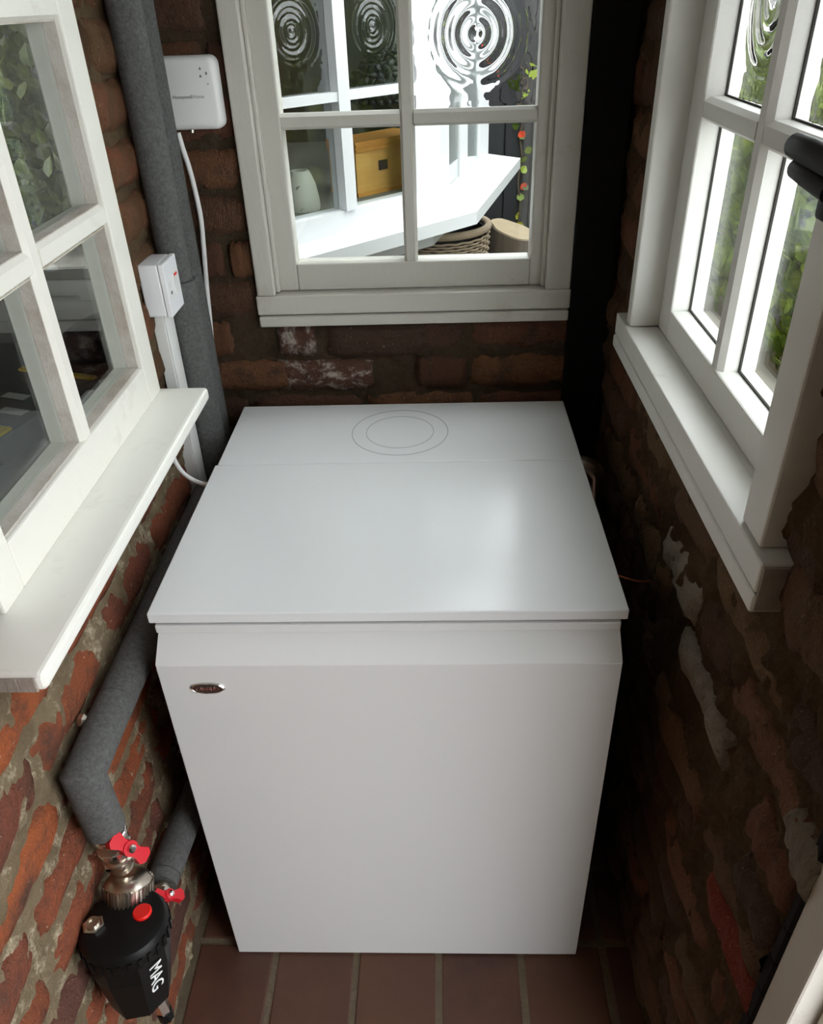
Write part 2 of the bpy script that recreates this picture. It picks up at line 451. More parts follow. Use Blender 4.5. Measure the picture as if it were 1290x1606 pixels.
# left wall: red bricks
mortar_skin(wall_left, ML, -.02, YB, 0, .93, [LW], .0075, .003, .013, 'mortar_left', 3)
mortar_skin(wall_left, ML, LW[1], YB, .93, 1.62, [], .0075, .007, .009, 'mortar_brown', 3)
mortar_skin(wall_left, ML, -.02, LW[0], .93, 1.62, [], .0075, .003, .013, 'mortar_left', 3)
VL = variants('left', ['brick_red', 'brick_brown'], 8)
lay(wall_left, ML, math.pi / 2, VL, lambda u, z, r: 'brick_brown' if z > .80 and u > 1.2 else 'brick_red', .16, YB, .0, 1.62, [LW], .079, .234, d=(.000, .005), seed=5)
# back wall: dark bricks, two limed ones over the boiler
mortar_skin(wall_back, MB, XL, XR, .5, 1.66, [BW], .0075, .004, .012, 'mortar_back', 8)
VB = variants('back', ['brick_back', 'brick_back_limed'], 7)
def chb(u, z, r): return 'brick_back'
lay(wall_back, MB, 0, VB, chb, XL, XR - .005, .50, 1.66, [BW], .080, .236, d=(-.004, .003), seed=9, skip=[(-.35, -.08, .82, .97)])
for (px, z, L, mt) in [((465, 534), None, .075, 'brick_back_limed'), ((512, 588), None, .195, 'brick_back_limed'), ((596, 534), None, .21, 'brick_back'), ((455, 540), None, .0, None)]:
    if mt:
        p = at(px, 1, YB); place_brick(wall_back, MB, 0, VB[mt][3 if L > .1 else 1], p.x, p.z, -.004, L / .225, .95, .008)
box('black_strip', (BW[1] + .005, YB - .016, .42), (XR - .008, YB + .004, 1.9), 'matt_black', wall_back, .002)['label'] = 'black strip beside the window'  # plain black strip over the wall beside the window
# right wall: dark rough bricks smeared with mortar
RH = [RW, (DO[0], DO[1] + .03, DO[2], DO[3])]
mortar_skin(wall_right, MR, .40, YB, 0, 1.62, RH, .0075, .004, .022, 'mortar_right', 21)
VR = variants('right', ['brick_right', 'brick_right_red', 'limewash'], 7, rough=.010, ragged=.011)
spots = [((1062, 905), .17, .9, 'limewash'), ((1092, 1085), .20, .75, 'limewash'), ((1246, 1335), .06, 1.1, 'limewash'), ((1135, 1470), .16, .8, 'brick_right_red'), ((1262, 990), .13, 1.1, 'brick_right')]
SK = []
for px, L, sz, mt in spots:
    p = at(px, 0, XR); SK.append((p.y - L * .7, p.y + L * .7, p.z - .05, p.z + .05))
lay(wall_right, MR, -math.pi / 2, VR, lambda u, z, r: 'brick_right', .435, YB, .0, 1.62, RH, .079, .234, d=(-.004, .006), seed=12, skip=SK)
for k, (px, L, sz, mt) in enumerate(spots):
    p = at(px, 0, XR - .006); place_brick(wall_right, MR, -math.pi / 2, VR[mt][k], p.y, p.z, -.002, L / .225, sz, RND.uniform(-.03, .03))

# floor: grout bed and quarry tiles
floor = struct(box('floor', (XL - .12, YF, -.06), (XR + .12, YB + .1, -.002), 'grout'))
PT = .1537
tb = bbox(bmesh.new(), (-.071, -.071, -.012), (.071, .071, 0), .003, 2)
tme = bpy.data.meshes.new('tile'); tb.to_mesh(tme); tb.free(); tme.materials.append(MATS['quarry_tile'])
for i in range(-4, 5):
    for j in range(-9, 5):
        x = -.0157 + (i + .5) * PT; y = .792 + (j + .5) * PT
        if x < XL - .06 or x > XR + .06 or y < YF + .05 or y > YB: continue
        o = bpy.data.objects.new('tile', tme); COL.objects.link(o); o.parent = floor
        o.location = Vector((x, y, RND.uniform(-.001, .001))) - ROOT[floor]; o.rotation_euler = (RND.uniform(-.004, .004), RND.uniform(-.004, .004), RND.uniform(-.006, .006) + math.pi / 2 * RND.randrange(4))

# ------------------------------------------------------------------ windows
def bull_mesh(M, u0, u1, z0, z1, d, thick=.004, n=84):
    """cast pane with a bull's-eye: concentric ripples on the room side"""
    uc, zc = (u0 + u1) / 2, (z0 + z1) / 2; bm = bmesh.new(); A = {}; B = {}
    for i in range(n + 1):
        for j in range(n + 1):
            u = u0 + (u1 - u0) * i / n; z = z0 + (z1 - z0) * j / n
            r = math.hypot((u - uc) * 1.05, z - zc); R_ = min(.098, (u1 - u0) * .5)
            k = max(0., 1 - r / R_)
            h = .0013 * math.cos(2 * math.pi * r / .0265) * min(1, k * 2.2) * (1 if r < R_ else 0) + .004 * math.exp(-(r / .011) ** 2)
            h += .0006 * fbm((u, z, d), 14)
            A[i, j] = bm.verts.new(M(u, d - h, z)); B[i, j] = bm.verts.new(M(u, d + thick, z))
    for i in range(n):
        for j in range(n):
            bm.faces.new((A[i, j], A[i + 1, j], A[i + 1, j + 1], A[i, j + 1])); bm.faces.new((B[i, j], B[i, j + 1], B[i + 1, j + 1], B[i + 1, j]))
    for i in range(n):
        bm.faces.new((A[i, 0], B[i, 0], B[i + 1, 0], A[i + 1, 0])); bm.faces.new((A[i, n], A[i + 1, n], B[i + 1, n], B[i, n]))
        bm.faces.new((A[0, i], A[0, i + 1], B[0, i + 1], B[0, i])); bm.faces.new((A[n, i], B[n, i], B[n, i + 1], A[n, i + 1]))
    return bm

def sash(rt, M, u0, u1, z0, z1, ui, zi, zr, df, th, dg, m, barw, bull=(), putty=None, bev=.003, grime_w=0.):
    """u0..z1 outer edge; ui = inner edges of the stiles; zi = inner edges of the rails; zr = centres of horizontal bars; df face depth, th thickness, dg glass depth"""
    P_ = lambda n, a, b, **k: box(n, a, b, m, rt, bev, 2, **k)
    P_('stile', M(u0, df, z0), M(ui[0], df + th, z1)); P_('stile', M(ui[1], df, z0), M(u1, df + th, z1))
    P_('bottom_rail', M(ui[0], df, z0), M(ui[1], df + th, zi[0])); P_('top_rail', M(ui[0], df, zi[1]), M(ui[1], df + th, z1))
    uc = (ui[0] + ui[1]) / 2 if len(ui) == 2 else ui[2]
    b = barw / 2
    def bar(n, p, q, vert):
        # moulded bar: narrow face to the room, wide at the glass, narrow again outside
        prof = [(-b * .62, df + .002), (b * .62, df + .002), (b, df + .010), (b, dg + .003), (b * .8, df + th), (-b * .8, df + th), (-b, dg + .003), (-b, df + .010)]
        bm = bmesh.new()
        if vert: prism(bm, [M(uc + x, d, p) for x, d in prof], M(uc, df, q) - M(uc, df, p))
        else: prism(bm, [M(p, d, vert_z + x) for x, d in prof], M(q, df, vert_z) - M(p, df, vert_z))
        obj(n, bm, m, rt)
    bar('glazing_bar', zi[0], zi[1], True)
    for vert_z in zr:
        bar('glazing_bar', ui[0], uc - b * .9, False); bar('glazing_bar', uc + b * .9, ui[1], False)
    zz = [zi[0]] + [v for z in zr for v in (z - b, z + b)] + [zi[1]]
    cols = [(ui[0], uc - b), (uc + b, ui[1])]
    for k in range(0, len(zz), 2):
        for ci, (a, c) in enumerate(cols):
            if (k // 2, ci) in bull:
                obj('bullseye_pane', bull_mesh(M, a - .002, c + .002, zz[k] - .002, zz[k + 1] + .002, dg), 'glass_bullseye', rt, smooth=True)['label'] = "thick glass pane with a rippled bull's-eye"
            else:
                box('pane', M(a - .003, dg, zz[k] - .003), M(c + .003, dg + .003, zz[k + 1] + .003), 'glass_pane', rt)
            if grime_w:
                bm = bmesh.new(); e = grime_w; z_0, z_1 = zz[k], zz[k + 1]
                for (p, q, r, s_) in ((a, z_0, a + e, z_1), (c - e, z_0, c, z_1), (a, z_0, c, z_0 + e), (a, z_1 - e, c, z_1)):
                    bbox(bm, M(p, dg - .0035, q), M(r, dg - .0005, s_))
                obj('glass_grime_line', bm, 'grime_dark', rt)  # dark strip added for the grime line where the glass meets the frame
            if putty:
                bm = bmesh.new(); e = .0015; z_0, z_1 = zz[k], zz[k + 1]
                for (p, q, r, s_) in ((a, z_0, a + e, z_1), (c - e, z_0, c, z_1), (a, z_0, c, z_0 + e), (a, z_1 - e, c, z_1)):
                    bbox(bm, M(p, df + .008, q), M(r, dg - .0005, s_))
                obj('putty', bm, putty, rt)

# left window: flush worn sash on a deep board
w2 = root('window_2', (XL, .94, .93), 'worn white left window with six panes above a deep board', kind='structure')
FL = -.006
pL = at((228, 592), 0, XL - FL); pN = at((22, 875), 0, XL - FL); pB = at((60, 410), 0, XL - FL)
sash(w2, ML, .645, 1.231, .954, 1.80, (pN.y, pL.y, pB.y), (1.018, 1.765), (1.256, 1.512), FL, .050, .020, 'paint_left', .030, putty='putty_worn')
for y0_, y1_ in ((.640, .646), (1.2305, 1.2365)): box('reveal_lining', (XL - .064, y0_, .954), (XL - .045, y1_, 1.80), 'paint_back_shaded', w2)
box('outer_sill', (XL - .085, .646, .931), (XL - .046, 1.2305, .956), 'paint_back_shaded', w2, .002)
s_ = box('sill', (-.545, .552, .931), (-.400, 1.243, .9540), 'paint_sill', w2, .007, 3); s_['label'] = 'deep white painted window board with rounded edge'
box('end_grain', (-.50, .5495, .933), (-.408, .5525, .952), 'raw_endgrain', s_, .001)
# back window
w1 = root('window_1', ((BW[0] + BW[1]) / 2, YB, .971), "shade-toned white back window with a rippled bull's-eye pane", kind='structure')
FB = -.015
box('frame_jamb', MB(-.349, FB, 1.031), MB(-.314, .10, 1.90), 'paint_back_shaded', w1, .003, 2)
box('frame_jamb', MB(.205, FB, 1.031), MB(.252, .10, 1.90), 'paint_back_shaded', w1, .003, 2)
box('frame_head', MB(-.314, FB, 1.86), MB(.205, .10, 1.90), 'paint_back_shaded', w1, .003, 2)
for a, b_ in ((-.3145, -.3065), (.1975, .2055)): box('frame_bead', MB(a, .000, 1.033), MB(b_, .02, 1.86), 'paint_back_shaded', w1, .002)
bs = box('frame_sill', MB(-.352, FB - .001, .994), MB(.2535, .10, 1.031), 'paint_back_shaded', w1, .002, 2)
box('sill_bead', MB(-.350, FB - .006, .971), MB(.2515, .02, .992), 'paint_back_shaded', bs, .003, 2)
sash(w1, MB, -.312, .203, 1.032, 1.858, (-.2715, .1765, -.050), (1.083, 1.815), (1.329, 1.574), .014, .045, .030, 'paint_back_shaded', .026, bull=((1, 1),))
# right window
w3 = root('window_3', (XR, .975, .976), 'white right window in a deep reveal overlooking ivy', kind='structure')
xa = .317
def MX(u, d, z): return Vector((d, u, z))        # d is world x here
ap = box('apron', MX(.615, .311, 1.000), MX(1.337, XR + .02, 1.036), 'paint_right', w3, .002, 2)
box('apron_bead', MX(.613, .3095, .976), MX(1.338, XR + .02, .998), 'paint_right', ap, .003, 2)
box('end_grain', MX(.6115, .314, .980), MX(.6145, XR + .016, 1.033), 'raw_endgrain', ap)
box('sill', MX(.655, XR - .02, 1.0), MX(1.295, .445, 1.0355), 'paint_right', w3, .002)
box('frame_jamb', MX(.640, xa, 1.037), MX(.693, .425, 1.93), 'paint_right', w3, .003, 2)
box('frame_jamb', MX(1.263, xa, 1.037), MX(1.288, .425, 1.93), 'paint_right', w3, .003, 2)
box('frame_head', MX(.693, xa, 1.89), MX(1.263, .425, 1.93), 'paint_right', w3, .003, 2)
sash(w3, MX, .693, 1.263, 1.036, 1.89, (.735, 1.208, .985), (1.082, 1.850), (1.366, 1.622), .364, .052, .396, 'paint_right', .030, bull=((1, 0), (1, 1)), grime_w=.0022)
hd = bmesh.new()
tube(hd, [(.300, .640, 1.392), (.292, .668, 1.397), (.288, .693, 1.399), (.2875, .699, 1.399)], [.0105, .0105, .0095, .006], 14)
tube(hd, [(.300, .640, 1.374), (.293, .664, 1.380), (.290, .686, 1.383), (.2895, .691, 1.383)], [.009, .009, .008, .005], 14)
bbox(hd, (.296, .630, 1.352), (.3175, .652, 1.420), .004, 2)
obj('window_catch', hd, 'black_rubber', w3, angle=40)['label'] = 'black grip of the window catch'

# door opening beside the camera: painted jamb at the near end of the right wall
tr = struct(box('trim_1', (XR + .002, .381, -.0), (XR + .14, .424, 2.0), 'paint_jamb', None, .003, 2)); tr['label'] = 'worn white door jamb at the lower right'
bd = bmesh.new()
for k in range(26):
    z0_ = k * .06; bbox(bd, (XR - .001, .424 - RND.uniform(0, .002), z0_), (XR + .03, .436 + RND.uniform(0, .006), z0_ + .063), .003)
obj('putty_line', bd, 'matt_black', tr)['label'] = 'dark crumbling filler beside the jamb'
tr2 = struct(box('trim_2', (XR + .03, .363, 0), (XR + .14, .381, 2.0), 'paint_sill', None, .002)); tr2['label'] = 'bright white door stop strip'
struct(box('trim_3', (XR, -.30, 0), (XR + .14, -.26, 2.0), 'paint_jamb', None, .003))
struct(box('trim_4', (XR, -.26, 1.96), (XR + .14, .363, 2.0), 'paint_jamb', None, .003))

# ------------------------------------------------------------------ boiler
bo = root('boiler', (-.0766, 1.10, 0), 'large white enamelled boiler standing on the tiled floor', 'boiler')
x0, x1 = -.4013, .2482; bx0, bx1 = -.394, .241
yf, yr = .800, 1.440
ys = at((600, 725), 2, .82).y
box('lid', (x0, yf, .803), (x1, ys - .0006, .820), 'white_enamel', bo, .002, 3)
rl = box('rear_lid', (x0 + .004, ys + .0006, .803), (x1, yr, .820), 'white_enamel', bo, .002, 3)
for R_, w_ in ((.0905, .0006), (.0635, .0005)):
    c = at((627, 677), 2, .82); bm = bmesh.new(); lathe(bm, [(R_ - w_, .8198), (R_ - w_, .8203), (R_ + w_, .8203), (R_ + w_, .8198)], (c.x, c.y, 0), 72)
    obj('knockout_ring', bm, 'grey_line', rl, local=False)
box('lid_gap', (x0 + .012, yf + .012, .796), (x1 - .012, yr - .006, .803), 'grey_line', bo)
box('trim_strip', (x0 + .005, yf + .003, .782), (x1 - .007, yr - .004, .796), 'white_enamel_panel', bo, .002, 2)
yp = .7696; zp = .753
bm = bmesh.new(); prism(bm, [(bx0, yf + .006, .782), (bx0, yp + .001, zp), (bx0, yp + .03, zp), (bx0, yf + .05, .782)], (bx1 - bx0, 0, 0))
obj('bevel_panel', bm, 'white_enamel_panel', bo)
fp = box('front_panel', (bx0, yp, .004), (bx1, yp + .035, zp), 'white_enamel_panel', bo, .0015, 2)
box('casing', (bx0 + .002, yp + .036, .0), (bx1 - .002, yr - .006, .781), 'white_enamel_panel', bo, .002)
c = at((326, 1078), 1, yp)
bg_ = bmesh.new(); lathe(bg_, [(0, 0), (1, 0), (1, .0022), (.90, .0040), (.84, .0030), (0, .0030)], (0, 0, 0), 48, Matrix.Diagonal((.0245, .0082 * 1.25, 1)).to_3x3())
MM = basis((1, 0, 0), (0, 0, 1), (c.x, yp + .0004, c.z))
for v in bg_.verts: v.co = MM @ v.co
bdg = obj('badge', bg_, 'chrome', bo, angle=35); bdg['label'] = 'oval chrome maker badge'
bi = bmesh.new(); lathe(bi, [(0, .0028), (.86, .0028), (.86, .0034), (0, .0034)], (0, 0, 0), 40, Matrix.Diagonal((.0245, .0082 * 1.25, 1)).to_3x3())
for v in bi.verts: v.co = MM @ v.co
obj('badge_plate', bi, 'badge_dark', bdg)
text('lettering', 'CAMRAY', .0088, 'chrome', bdg, basis((1, 0, 0), (0, 0, 1), (c.x, yp - .0034, c.z)), .0003)

# ------------------------------------------------------------------ pipework
def foam_pipe(name, secs, label, group=None):
    p0 = secs[-1][0][-1]
    rt = root(name, p0, label, 'pipe', group)
    for path, r in secs:
        obj('insulation', tube(bmesh.new(), path, r, 24), 'foam', rt, angle=50)
    return rt
foam_pipe('insulated_pipe', [([(-.4570, 1.364, 2.11), (-.4570, 1.364, 1.105)], .0262), ([(-.4545, 1.364, 1.104), (-.4525, 1.364, .02)], .0290)], 'front one of two upright grey foam lagged pipes in the left corner', 'upright lagged pipes')
foam_pipe('insulated_pipe', [([(-.4585, 1.432, 2.11), (-.4585, 1.432, 1.108)], .0255), ([(-.4595, 1.434, 1.107), (-.4590, 1.434, .02)], .0258)], 'rear one of two upright grey foam lagged pipes, half hidden by the other', 'upright lagged pipes')
yv = .626; xp = -.452; zh = .708
foam_pipe('lagged_heating_pipe', [([(xp, 1.28, zh + .005), (xp, .748, zh)], .0265), ([(xp, .7475, zh), (xp, yv + .001, zh), ], .0262)][:1] +
          [([(xp, .747, zh), (xp, .70, zh), (xp, yv, zh - .002), (xp + .004, yv - .004, .606)], .0262)], 'grey foam lagged pipe with a mitred elbow below the window board')
foam_pipe('lagged_return_pipe', [([(-.436, 1.20, .333), (-.440, .90, .335), (-.4525, .722, .338)], .0255), ([(-.4526, .7205, .338), (-.4535, .704, .338)], .0250)], 'short grey foam lagged pipe low down behind the black filter')

def valve(name, c, label, s=1.0, flat=False):
    MV = Matrix.Rotation(math.pi / 2, 3, 'X') if flat else Matrix.Identity(3)
    c = Vector(c); rt = root(name, c, label, 'valve', 'red handled valves')
    pr = [(.0, .045), (.0165, .045), (.0165, .036), (.0195, .035), (.0195, .027), (.0165, .026), (.0155, .016), (.0205, .014), (.0205, -.006), (.0165, -.008), (.0165, -.016), (.0200, -.018), (.0200, -.030), (.015, -.032), (.015, -.045), (0, -.045)]
    obj('body', lathe(bmesh.new(), [(r * s, z * s) for r, z in pr[::-1]], c, 24, MV), 'nickel', rt, angle=30)
    for z in (.031, .005, -.024):
        bm = bmesh.new(); lathe(bm, [(.0208 * s, (z - .004) * s), (.0224 * s, (z - .003) * s), (.0224 * s, (z + .003) * s), (.0208 * s, (z + .004) * s)], c, 6 if z < 0 else 24, MV)
        obj('nut', bm, 'chrome', rt)
    d = Vector((.75, .10, .65) if flat else (.80, -.42, .42)).normalized(); st = c + Vector((0, 0, .006 * s))
    obj('stem', tube(bmesh.new(), [st + d * .012 * s, st + d * .034 * s], .0065 * s, 12), 'nickel', rt, angle=40)
    up_ = (Vector((0, 0, 1)) - d * d.z).normalized(); sd = d.cross(up_)
    hub = st + d * .036 * s
    hb = bmesh.new()
    tube(hb, [hub - d * .008 * s, hub + d * .006 * s], .0105 * s, 16)
    for sg in (1, -1):
        ax = (up_ * .9 + sd * .35).normalized() * sg; wd = d.cross(ax).normalized()
        pts = [hub + ax * a * s + wd * b * s for a, b in ((.004, -.0075), (.014, -.0075), (.026, -.0115), (.032, -.006), (.032, .006), (.026, .0115), (.014, .0075), (.004, .0075))]
        prism(hb, [p - d * .007 * s for p in pts], d * .011 * s)
    h = obj('handle', hb, 'red_plastic', rt, angle=30); h['label'] = 'red butterfly handle'
    obj('screw', lathe(bmesh.new(), [(0, 0), (.0055 * s, 0), (.0055 * s, .004 * s), (.003 * s, .006 * s), (0, .006 * s)], hub + d * .006 * s, 12, basis(sd, up_, (0, 0, 0)).to_3x3() if sd.cross(up_).dot(d) > 0 else basis(up_, sd, (0, 0, 0)).to_3x3()), 'chrome', h, angle=30)
    return rt
valve('isolation_valve', (xp + .006, yv - .004, .562), 'nickel valve with red butterfly handle under the mitred pipe elbow')
valve('isolation_valve', (-.450, .668, .338), 'small valve with red handle peeking out behind the black filter', .85, True)

# magnetic filter
fx, fy, fz = -.427, .534, .352
fi = root('magnetic_filter', (fx, fy, fz), 'black plastic magnetic filter with red button beside the boiler', 'filter')
tilt = Matrix.Rotation(math.radians(-8), 3, 'X')
FC = Vector((fx, fy, fz))
bm = bmesh.new(); lathe(bm, [(0, .0), (.036, .0), (.041, .006), (.053, .085), (.054, .126), (0, .126)], (0, 0, 0), 8, tilt @ Matrix.Rotation(math.radians(34), 3, 'Z')); bmesh.ops.translate(bm, verts=bm.verts, vec=FC)
obj('canister', bm, 'black_plastic', fi)
bm = bmesh.new(); lathe(bm, [(0, .122), (.055, .122), (.0570, .125), (.0570, .142), (.053, .148), (.047, .150), (0, .150)], FC, 40, tilt); obj('cap', bm, 'black_plastic', fi, angle=35)
bm = bmesh.new()
for k in range(28):
    a = 2 * math.pi * k / 28; c = Vector((.0570 * math.cos(a), .0570 * math.sin(a), .130)); r = bmesh.ops.create_cube(bm, size=1.0)
    for v in r['verts']: v.co = FC + tilt @ (Matrix.Rotation(a, 3, 'Z') @ Vector((v.co.x * .004, v.co.y * .0055, v.co.z * .016)) + c)
o = obj('cap_ridges', bm, 'black_plastic', fi); o['kind'] = 'stuff'
def on_cap(dx, dy, z=.150): return FC + tilt @ Vector((dx, dy, z))
obj('red_button', lathe(bmesh.new(), [(0, -.002), (.0125, -.002), (.0125, .003), (.011, .0045), (0, .0045)], on_cap(.022, .012), 24, tilt), 'red_button', fi, angle=35)
bl = obj('bleed_screw', lathe(bmesh.new(), [(0, -.004), (.0145, -.004), (.0145, .004), (.0125, .0055), (.0, .0055)], on_cap(-.036, -.008), 6, tilt), 'chrome', fi)
obj('screw_core', lathe(bmesh.new(), [(0, .004), (.0085, .004), (.0085, .009), (.005, .009), (.005, .007), (0, .007)], on_cap(-.036, -.008), 20, tilt), 'nickel', bl, angle=35)
nr = bmesh.new(); tw = Matrix.Rotation(math.radians(-28), 3, 'X')
prof = [(0, -.014), (.031, -.014), (.031, .010), (.026, .016), (.016, .020), (0, .020)]
nc = Vector((xp + .014, yv - .020, .493))
lathe(nr, prof, nc, 40, tw); un = obj('union_nut', nr, 'nickel', fi, angle=35)
bm = bmesh.new()
for k in range(36):
    a = 2 * math.pi * k / 36; r = bmesh.ops.create_cube(bm, size=1.0)
    for v in r['verts']: v.co = nc + tw @ (Matrix.Rotation(a, 3, 'Z') @ Vector((v.co.x * .004 + .0315, v.co.y * .0026, v.co.z * .022 - .002)))
o = obj('knurling', bm, 'nickel', un); o['kind'] = 'stuff'
dr = bmesh.new(); e0 = FC + Vector((.028, -.012, -.004))
tube(dr, [e0 + Vector((0, 0, .012)), e0 + Vector((.004, -.004, -.012))], .010, 6); o = obj('drain_valve', dr, 'chrome', fi, angle=40)
dr = bmesh.new(); tube(dr, [e0 + Vector((.004, -.004, -.010)), e0 + Vector((.006, -.006, -.024))], .0105, 8); obj('drain_cap', dr, 'black_plastic', o)
# printed letters run down the side turned to the boiler
an = math.radians(34 - 67.5); rad = Vector((math.cos(an), math.sin(an), 0)); ap8 = math.cos(math.pi / 8)
pa = tilt @ (rad * .0410 * ap8 + Vector((0, 0, .006))); pb = tilt @ (rad * .0530 * ap8 + Vector((0, 0, .085)))
dn = (pa - pb).normalized(); sdw = (tilt @ Vector((0, 0, 1)).cross(rad)).normalized(); nrm = sdw.cross(-dn) * -1
nrm = (dn.cross(sdw)); nrm = nrm if nrm.dot(rad) > 0 else -nrm
text('lettering', 'MAG', .027, 'white_print', fi, basis(dn, nrm.cross(dn), FC + pa * .10 + pb * .90 + nrm * .0010), .0004, sx=1.0)
# small bolt in the brick wall above the lagged pipe
bt = obj('wall_bolt', lathe(bmesh.new(), [(0, 0), (.009, 0), (.009, .006), (.005, .010), (0, .010)], at((125, 1130), 0, XL + .004), 6, basis((0, 1, 0), (0, 0, 1), (0, 0, 0)).to_3x3()), 'nickel')
tag(bt, 'small metal bolt in the red brick beside the lagged pipe', 'bolt')
# grey pipe fitting and stray wires in the dark gap on the right
e = bmesh.new(); pc = at((930, 722), 0, .282)
tube(e, spline([(.252, pc.y, pc.z - .010), (.266, pc.y, pc.z - .011), (.280, pc.y, pc.z - .020), (.287, pc.y, pc.z - .040), (.288, pc.y, pc.z - .14)], 5), .018, 18)
o = obj('waste_elbow', e, 'nickel', None, angle=50); tag(o, 'dull metal pipe elbow in the dark gap right of the boiler', 'pipe elbow')
wr_ = at((985, 906), 0, .300)
o = obj('copper_wire', tube(bmesh.new(), spline([(.249, wr_.y + .005, wr_.z + .004), (.28, wr_.y + .002, wr_.z + .004), (.315, wr_.y - .004, wr_.z - .004), (.336, wr_.y - .004, wr_.z - .004)], 5), .0016, 8), 'copper', None, True)
tag(o, 'short copper wire poking across the gap right of the boiler', 'wire')

# ------------------------------------------------------------------ receiver, spur switch, trunking, cables
a_ = at((262, 93), 1, YB - .03); b_ = at((352, 203), 1, YB - .03)
rc = root('wireless_receiver', (b_.x - .055, YB, b_.z), 'white wireless receiver box with rounded corners left of the back window', 'receiver')
rx1, rz0, rz1 = b_.x, b_.z, a_.z + .004; rx0 = rx1 - .115
def rbox(x0, x1, z0, z1, y0, y1, r, bev, n=8):
    pts = []
    for cx_, cz_, s0 in ((x1 - r, z1 - r, 0), (x0 + r, z1 - r, 90), (x0 + r, z0 + r, 180), (x1 - r, z0 + r, 270)):
        for k in range(n + 1):
            a = math.radians(s0 + 90 * k / n); pts.append((cx_ + r * math.cos(a), cz_ + r * math.sin(a)))
    bm = bmesh.new(); rings = []
    cxm, czm = (x0 + x1) / 2, (z0 + z1) / 2
    for y, ins in ((y1, 0), (y0 + bev, 0), (y0 + bev * .35, bev * .25), (y0, bev * .9)):
        rings.append([bm.verts.new((cxm + (p[0] - cxm) * (1 - 2 * ins / (x1 - x0)), y, czm + (p[1] - czm) * (1 - 2 * ins / (z1 - z0)))) for p in pts])
    for r0, r1 in zip(rings, rings[1:]):
        for k in range(len(pts)): bm.faces.new((r0[k], r0[(k + 1) % len(pts)], r1[(k + 1) % len(pts)], r1[k]))
    bm.faces.new(rings[-1]); bm.faces.new(rings[0][::-1]); return bm
obj('casing', rbox(rx0, rx1, rz0, rz1, YB - .030, YB - .004, .014, .010), 'white_plastic', rc, angle=60)
tx = at((303, 152), 1, YB - .030)
text('lettering', 'Honeywell', .0078, 'print_grey', rc, basis((1, 0, 0), (0, 0, 1), (tx.x - .0015, YB - .0303, tx.z)), .0002, 'RIGHT')
text('lettering', 'Home', .0078, 'grey_line', rc, basis((1, 0, 0), (0, 0, 1), (tx.x - .001, YB - .0303, tx.z)), .0002, 'LEFT')
for k, (px, kind) in enumerate([((313, 107), 'tri'), ((322, 105), 'led'), ((314, 119), 'tri'), ((323, 115), 'tick'), ((326, 132), 'dot')]):
    p = at(px, 1, YB - .0302); bm = bmesh.new()
    if kind == 'tri': prism(bm, [p + Vector((-.002, 0, -.002)), p + Vector((.002, 0, -.002)), p + Vector((0, 0, .0024))], (0, -.0003, 0))
    elif kind == 'tick': bbox(bm, p + Vector((-.0012, 0, -.002)), p + Vector((.0012, -.0003, .002)))
    else: bbox(bm, p - Vector((.0009, 0, .0009)), p + Vector((.0009, -.0003, .0009)))
    obj('indicator', bm, 'white_print' if kind == 'led' else 'print_grey', rc)
p = at((301, 204), 1, YB - .024); obj('screw', lathe(bmesh.new(), [(0, 0), (.004, 0), (.004, .005), (0, .005)], p + Vector((0, 0, -.004)), 14), 'nickel', rc)
cpts = [at(q, 1, YB - .016) for q in ((279, 208), (286, 232), (296, 262), (306, 300), (315, 345), (320, 400), (324, 450), (329, 500), (333, 545), (340, 600), (346, 640))]
o = obj('cable', tube(bmesh.new(), spline(cpts, 6), .0046, 10), 'white_plastic', None, True); tag(o, 'white cable hanging down from the receiver box behind the lagged pipes', 'cable')
# fused spur
S = lambda px, x: at(px, 0, x)
sy0 = at((215, 417), 0, XL).y; f1 = at((255, 416), 1, sy0); sx1 = f1.x; sz1 = f1.z; f2 = at((272.7, 497.6), 1, sy0); sz0 = f2.z
sy1 = min(1.334, at((293, 471), 0, sx1).y)
sp = root('fused_spur_switch', (XL, (sy0 + sy1) / 2, sz0), 'white fused spur switch box on the left wall beside the lagged pipes', 'switch')
box('back_box', (XL - .002, sy0, sz0), (sx1 - .010, sy1, sz1), 'white_plastic_cool', sp, .003, 2)
fpz = box('face_plate', (sx1 - .0095, sy0 - .0008, sz0 - .0006), (sx1, sy1 + .0008, sz1 + .0006), 'white_plastic_cool', sp, .002, 2)
ym, zm = (sy0 + sy1) / 2, (sz0 + sz1) / 2
box('rocker', (sx1 - .001, ym - .004, zm - .014), (sx1 + .003, ym + .020, zm + .020), 'white_plastic', fpz, .001)
box('red_marker', (sx1 + .0028, ym + .001, zm + .015), (sx1 + .0036, ym + .016, zm + .019), 'red_button', fpz)
box('fuse_holder', (sx1 - .001, ym - .030, zm - .016), (sx1 + .0015, ym - .014, zm + .010), 'white_plastic', fpz, .0005)
box('fuse_slot', (sx1 + .0012, ym - .025, zm - .008), (sx1 + .0020, ym - .019, zm - .003), 'print_grey', fpz)
